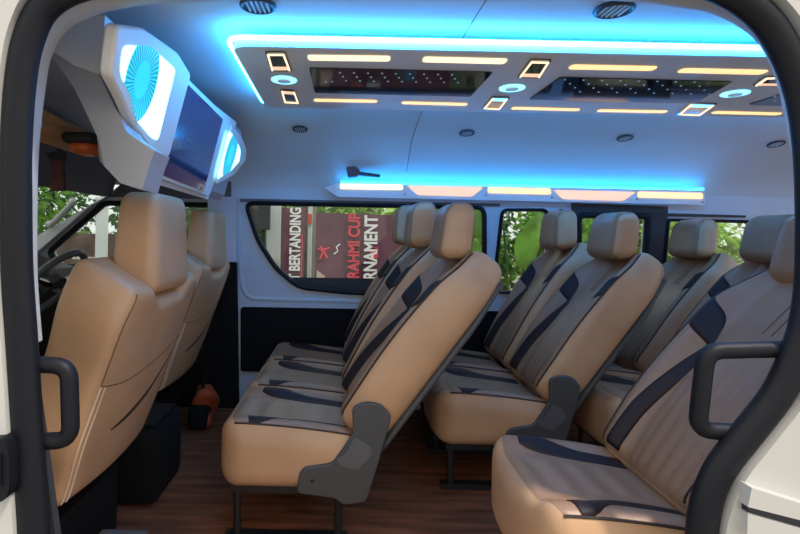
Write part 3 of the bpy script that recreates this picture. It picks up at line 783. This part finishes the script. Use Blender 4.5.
def text_mesh(body, size, name, m, parent, loc, rot, scx=1.0):
    cu = bpy.data.curves.new(name, 'FONT'); cu.body = body; cu.size = size; cu.extrude = .002; cu.offset = size*.03
    to = bpy.data.objects.new('tmp_text', cu); COL.objects.link(to)
    dg = bpy.context.evaluated_depsgraph_get(); dg.update()
    me = bpy.data.meshes.new_from_object(to.evaluated_get(dg))
    bpy.data.objects.remove(to); bpy.data.curves.remove(cu)
    o = link(name, me, m, parent, False)
    o.location = loc; o.rotation_euler = rot; o.scale = (scx, 1, 1)
    return o
BD = 4.6
def banner(name, u0, u1, vt, vb, label):
    a, b = P(u0, vt, BD), P(u1, vb, BD)
    t = empty(name, ((a.x+b.x)/2, BD, GZ), label, 'banner', 'banners outside')
    w, zt, zb = (b.x-a.x)/2, a.z, GZ+.002
    nx, nz = 24, 14; vv = []
    for s in (0, 1):
        for i in range(nx+1):
            for k in range(nz+1):
                x = -w+2*w*i/nx; z = zb+(zt-zb)*k/nz-GZ
                vv.append((x, .010*math.sin(x*9+z*3)+.004*s, z-.012*math.sin(PI*i/nx)*(k/nz)))
    N = (nx+1)*(nz+1); ff = []
    for i in range(nx):
        for k in range(nz):
            q = (i*(nz+1)+k, (i+1)*(nz+1)+k, (i+1)*(nz+1)+k+1, i*(nz+1)+k+1); ff += [q, tuple(j+N for j in q)]
    mk('cloth', vv, ff, 'banner', t)
    return t
def tloc(t, u, v): p = P(u, v, BD); return (p.x-t.location.x, -.022, p.z-GZ)
UP = (PI/2, -PI/2, 0)
b1 = banner('banner', 281.5, 303.5, 207, 290, 'narrow maroon banner lettered BERTANDING outside the long window')
text_mesh('T BERTANDING', .136, 'lettering', 'btext', b1, tloc(b1, 299.5, 280), UP, .69)
rp = MB()
p0 = tloc(b1, 301, 290); p1 = tloc(b1, 302.5, 235)
rp.prism([(p0[0]-.006, -.02, p0[2]), (p0[0]+.004, -.02, p0[2]), (p1[0]+.004, -.02, p1[2]), (p1[0]-.006, -.02, p1[2])], (0, .004, 0)); rp.build('red_border', 'bred', b1, smooth=False)
b2 = banner('banner', 316, 446, 212, 290, 'wide maroon banner lettered RAHMI CUP outside the long window')
text_mesh('RAHMI CUP', .145, 'red_lettering', 'bred', b2, tloc(b2, 358.5, 278.5), UP, .79)
text_mesh('RNAMENT', .165, 'lettering', 'btext', b2, tloc(b2, 376, 280), UP, .76)
# pink figure and pale arc printed on the banner
fg = MB()
def loc(u, v): return Vector(tloc(b2, u, v))
for a, b, r in [((322, 252), (325, 249), .018), ((323, 250), (330, 248), .010), ((324, 250), (318, 249), .009), ((324, 252), (327, 258), .011), ((323, 253), (320, 259), .010), ((320, 246), (322, 248), .008)]:
    fg.tube([loc(*a), loc(*b)], 0, 8, flat=(.003, r))
fg.build('printed_figure', 'bred', b2)
MB().tube([loc(*p) for p in [(334, 254), (338, 251), (336.5, 247), (340, 244)]], 0, 8, flat=(.003, .006)).build('printed_arc', 'btext', b2)
MB().prism([loc(*p) for p in [(315.5, 290), (317, 270), (325, 276), (330, 290)]], (0, .004, 0)).build('printed_corner', 'bskin', b2, smooth=False)
tloc_r = [loc(*p) for p in [(370, 247), (378, 247), (378, 258), (370, 258)]]
MB().prism(tloc_r, (0, .004, 0)).build('printed_badge', 'bred', b2, smooth=False)
def post(name, u0, u1, vt, d, m, label, cat='post', extra=None):
    a, b = P(u0, vt, d), P(u1, vt, d); h = a.z-GZ
    t = empty(name, ((a.x+b.x)/2, d, GZ), label, cat)
    MB().box((0, 0, h/2), ((b.x-a.x)/2, .03, h/2)).build('shaft', m, t, smooth=False)
    MB().box((0, 0, h+.01), ((b.x-a.x)/2+.008, .038, .01)).build('cap', m, t, smooth=False)
    if extra: extra(t, d)
    return t
post('banner_post', 303, 308, 200, 4.75, 'fence', 'brown post just right of the narrow banner')
def redplate(t, d):
    p = P(310, 214, d); q = P(313.5, 224, d)
    MB().box((0, -.036, (p.z+q.z)/2-GZ), (.02, .005, (p.z-q.z)/2)).build('red_plate', 'signred', t, smooth=False)
post('banner_post', 308.8, 312.5, 200, 4.9, 'post', 'thin pale post with a red plate between the banners', extra=redplate)
post('banner_post', 313, 316.5, 198, 5.05, 'concrete', 'grey post at the left edge of the wide banner')
post('wall_column', 268, 281.5, 190, 5.0, 'post', 'broad pale green-grey column left of the narrow banner', 'column')
post('wall_column', 246, 258, 190, 5.2, 'cabin', 'dark column at the left end of the long window', 'column')
def boxon(t, d):
    p = P(258, 204, d); q = P(272, 230, d)
    MB().box((0, -.06, (p.z+q.z)/2-GZ), ((q.x-p.x)/2, .03, (p.z-q.z)/2)).build('meter_box', 'cabin', t, smooth=False)
post('meter_post', 262, 266, 200, 4.9, 'cabin', 'dark post carrying a black box beside the pale column', extra=boxon)
# what stands beyond the driver's window
post('fence_post', 98, 107, 200, 4.0, 'post', 'pale upright post seen through the far cab window')
post('fence_post', 168, 176, 200, 4.0, 'post', 'second pale post in the cab window, behind the near headrest')
fe = empty('plank_fence', (-2.6, 4.5, GZ), 'brown horizontal plank fence outside the cab window', 'fence')
for k in range(7): MB().box((0, 0, .12+k*.235), (1.5, .015, .105)).build('plank', 'fence', fe, smooth=False)
for x in (-1.3, 0, 1.3): MB().box((x, .04, .85), (.04, .025, .85)).build('upright', 'fence', fe, smooth=False)

def tree(x, y, h, r, n, leafm, label, name='leafy_tree', lsz=.15, zc=.6, cat='tree'):
    t = empty(name, (x, y, GZ), label, cat, 'trees outside')
    rr = random.Random(int(x*100+y*37))
    tp = [(0, 0, 0), (rr.uniform(-.06, .06), rr.uniform(-.06, .06), h*.35), (rr.uniform(-.1, .1), 0, h*.8)]
    tb = MB().tube(catmull(tp, 5), [.07-.004*i for i in range(11)], 8)
    for k in range(5):
        a = rr.uniform(0, 2*PI); z0 = h*rr.uniform(.3, .6)
        tb.tube([(0, 0, z0), (math.cos(a)*r*.6, math.sin(a)*r*.6, z0+h*.2)], [.03, .012], 6)
    tb.build('trunk', 'bark', t)
    V = []; Fc = []
    for i in range(n):
        a = rr.uniform(0, 2*PI); cz = rr.uniform(-1, 1); q = rr.random()**.4
        s = math.sqrt(1-cz*cz); wob = 1+.25*math.sin(a*3+cz*4)
        c = Vector((math.cos(a)*s*r*q*wob, math.sin(a)*s*r*q*wob, h*zc+cz*q*h*(1-zc)))
        d = Vector((rr.uniform(-1, 1), rr.uniform(-1, 1), rr.uniform(-.9, .4))).normalized()
        w = d.cross(Vector((rr.uniform(-1, 1), rr.uniform(-1, 1), rr.uniform(-1, 1)))).normalized()
        L = lsz*rr.uniform(.7, 1.4); k = len(V); nn = d.cross(w)*L*.12
        V += [c, c+d*L*.35+w*L*.24+nn, c+d*L, c+d*L*.35-w*L*.24+nn, c+d*L*.5]
        Fc += [(k, k+1, k+4), (k+1, k+2, k+4), (k, k+4, k+3), (k+4, k+2, k+3)]
    mk('foliage', V, Fc, leafm, t)
    return t
T = [(-2.6, 7.2, 2.7, .8, 2200, 'leaf2', 'dark leafy tree beyond the pale column left of the banners'),
     (-.75, 6.6, 2.5, .75, 2200, 'leaf', 'green tree rising behind the gap between the banners'),
     (1.0, 6.6, 2.4, .75, 2200, 'leaf3', 'bright green tree rising behind the wide banner'),
     (2.75, 6.6, 2.3, .72, 2200, 'leaf', 'green tree behind the broad-leaved plant at the second far window'),
     (4.5, 6.8, 2.2, .75, 2200, 'leaf3', 'bright green bush seen through the third far window'),
     (6.3, 7.0, 2.1, .8, 2200, 'leaf', 'green bush seen through the rear side window behind the back row'),
     (8.2, 7.4, 2.1, .8, 1800, 'leaf3', 'pale bush at the right end of the rear side window'),
     (-5.6, 8.6, 3.2, 1.1, 2600, 'leaf2', 'dark tree ahead of the windscreen by the pillar handle'),
     (-4.6, 6.3, 2.9, .85, 2200, 'leaf', 'green tree beyond the plank fence outside the cab'),
     (.1, 8.3, 2.9, .72, 2200, 'leaf3', 'tall pale tree farther back above the wide banner'),
     (1.95, 8.3, 2.9, .75, 2200, 'leaf2', 'tall dark tree farther back left of the second far window'),
     (3.75, 8.5, 2.7, .8, 2200, 'leaf', 'tall tree farther back behind the aisle headrest of the second row'),
     (5.6, 8.9, 2.6, .85, 2200, 'leaf2', 'dark tree farther back beyond the rear side window'),
     (-7.4, 5.2, 3.4, 1.2, 2600, 'leaf', 'tall tree filling the windscreen at left')]
for x, y, h, r, n, m, lab in T: tree(x, y, h, r, n, m, lab)
# broad-leaved plant close to the second window
pl = empty('broadleaf_plant', (1.62, 4.9, GZ), 'broad-leaved plant standing just outside the second far window', 'plant')
for k in range(7):
    a = k*2.4; h = 1.1+.14*k; V = []; r0 = Vector((.05*math.cos(a), .05*math.sin(a), 0))
    d = Vector((math.cos(a)*.28, math.sin(a)*.12, 0))
    MB().tube(catmull([r0, r0+d*.3+Vector((0, 0, h*.6)), r0+d+Vector((0, 0, h))], 5), .010, 6).build('stalk', 'leaf2', pl)
    tip = r0+d+Vector((0, 0, h)); ax = Vector((math.cos(a)*.35, math.sin(a)*.2, .8)).normalized(); sd = ax.cross(Vector((.1, 1, .1))).normalized()
    vv = []; L = .52
    for i in range(11):
        s = i/10; wd = .115*math.sin(PI*min(1, s*.96+.02))**.7
        c = tip+ax*L*s+Vector((0, -.05*s*s, -.08*s*s))
        vv += [c-sd*wd+Vector((0, .02, 0)), c, c+sd*wd+Vector((0, .02, 0))]
    mk('leaf', vv, [(i*3+j, i*3+j+1, i*3+j+4, i*3+j+3) for i in range(10) for j in range(2)], 'leaf', pl)

# ================================================================== LIGHT
w = bpy.data.worlds.new('world'); S.world = w; w.use_nodes = True
bg = w.node_tree.nodes['Background']; bg.inputs[0].default_value = (1.0, .98, .945, 1); bg.inputs[1].default_value = .80
sl = bpy.data.lights.new('sun', 'SUN'); sl.energy = 2.2; sl.angle = .05; sl.color = (1, .94, .84)
so_ = bpy.data.objects.new('sun', sl); COL.objects.link(so_)
so_.rotation_euler = Vector((-.45, .30, -1)).to_track_quat('-Z', 'Y').to_euler(); so_.location = (4, 0, 8)
vs = S.view_settings; vs.view_transform = 'Standard'; vs.look = 'None'; vs.exposure = .58; vs.gamma = 1; vs.use_curve_mapping = False
S.cycles.max_bounces = 8; S.cycles.diffuse_bounces = 4; S.cycles.transparent_max_bounces = 12
S.cycles.use_denoising = True
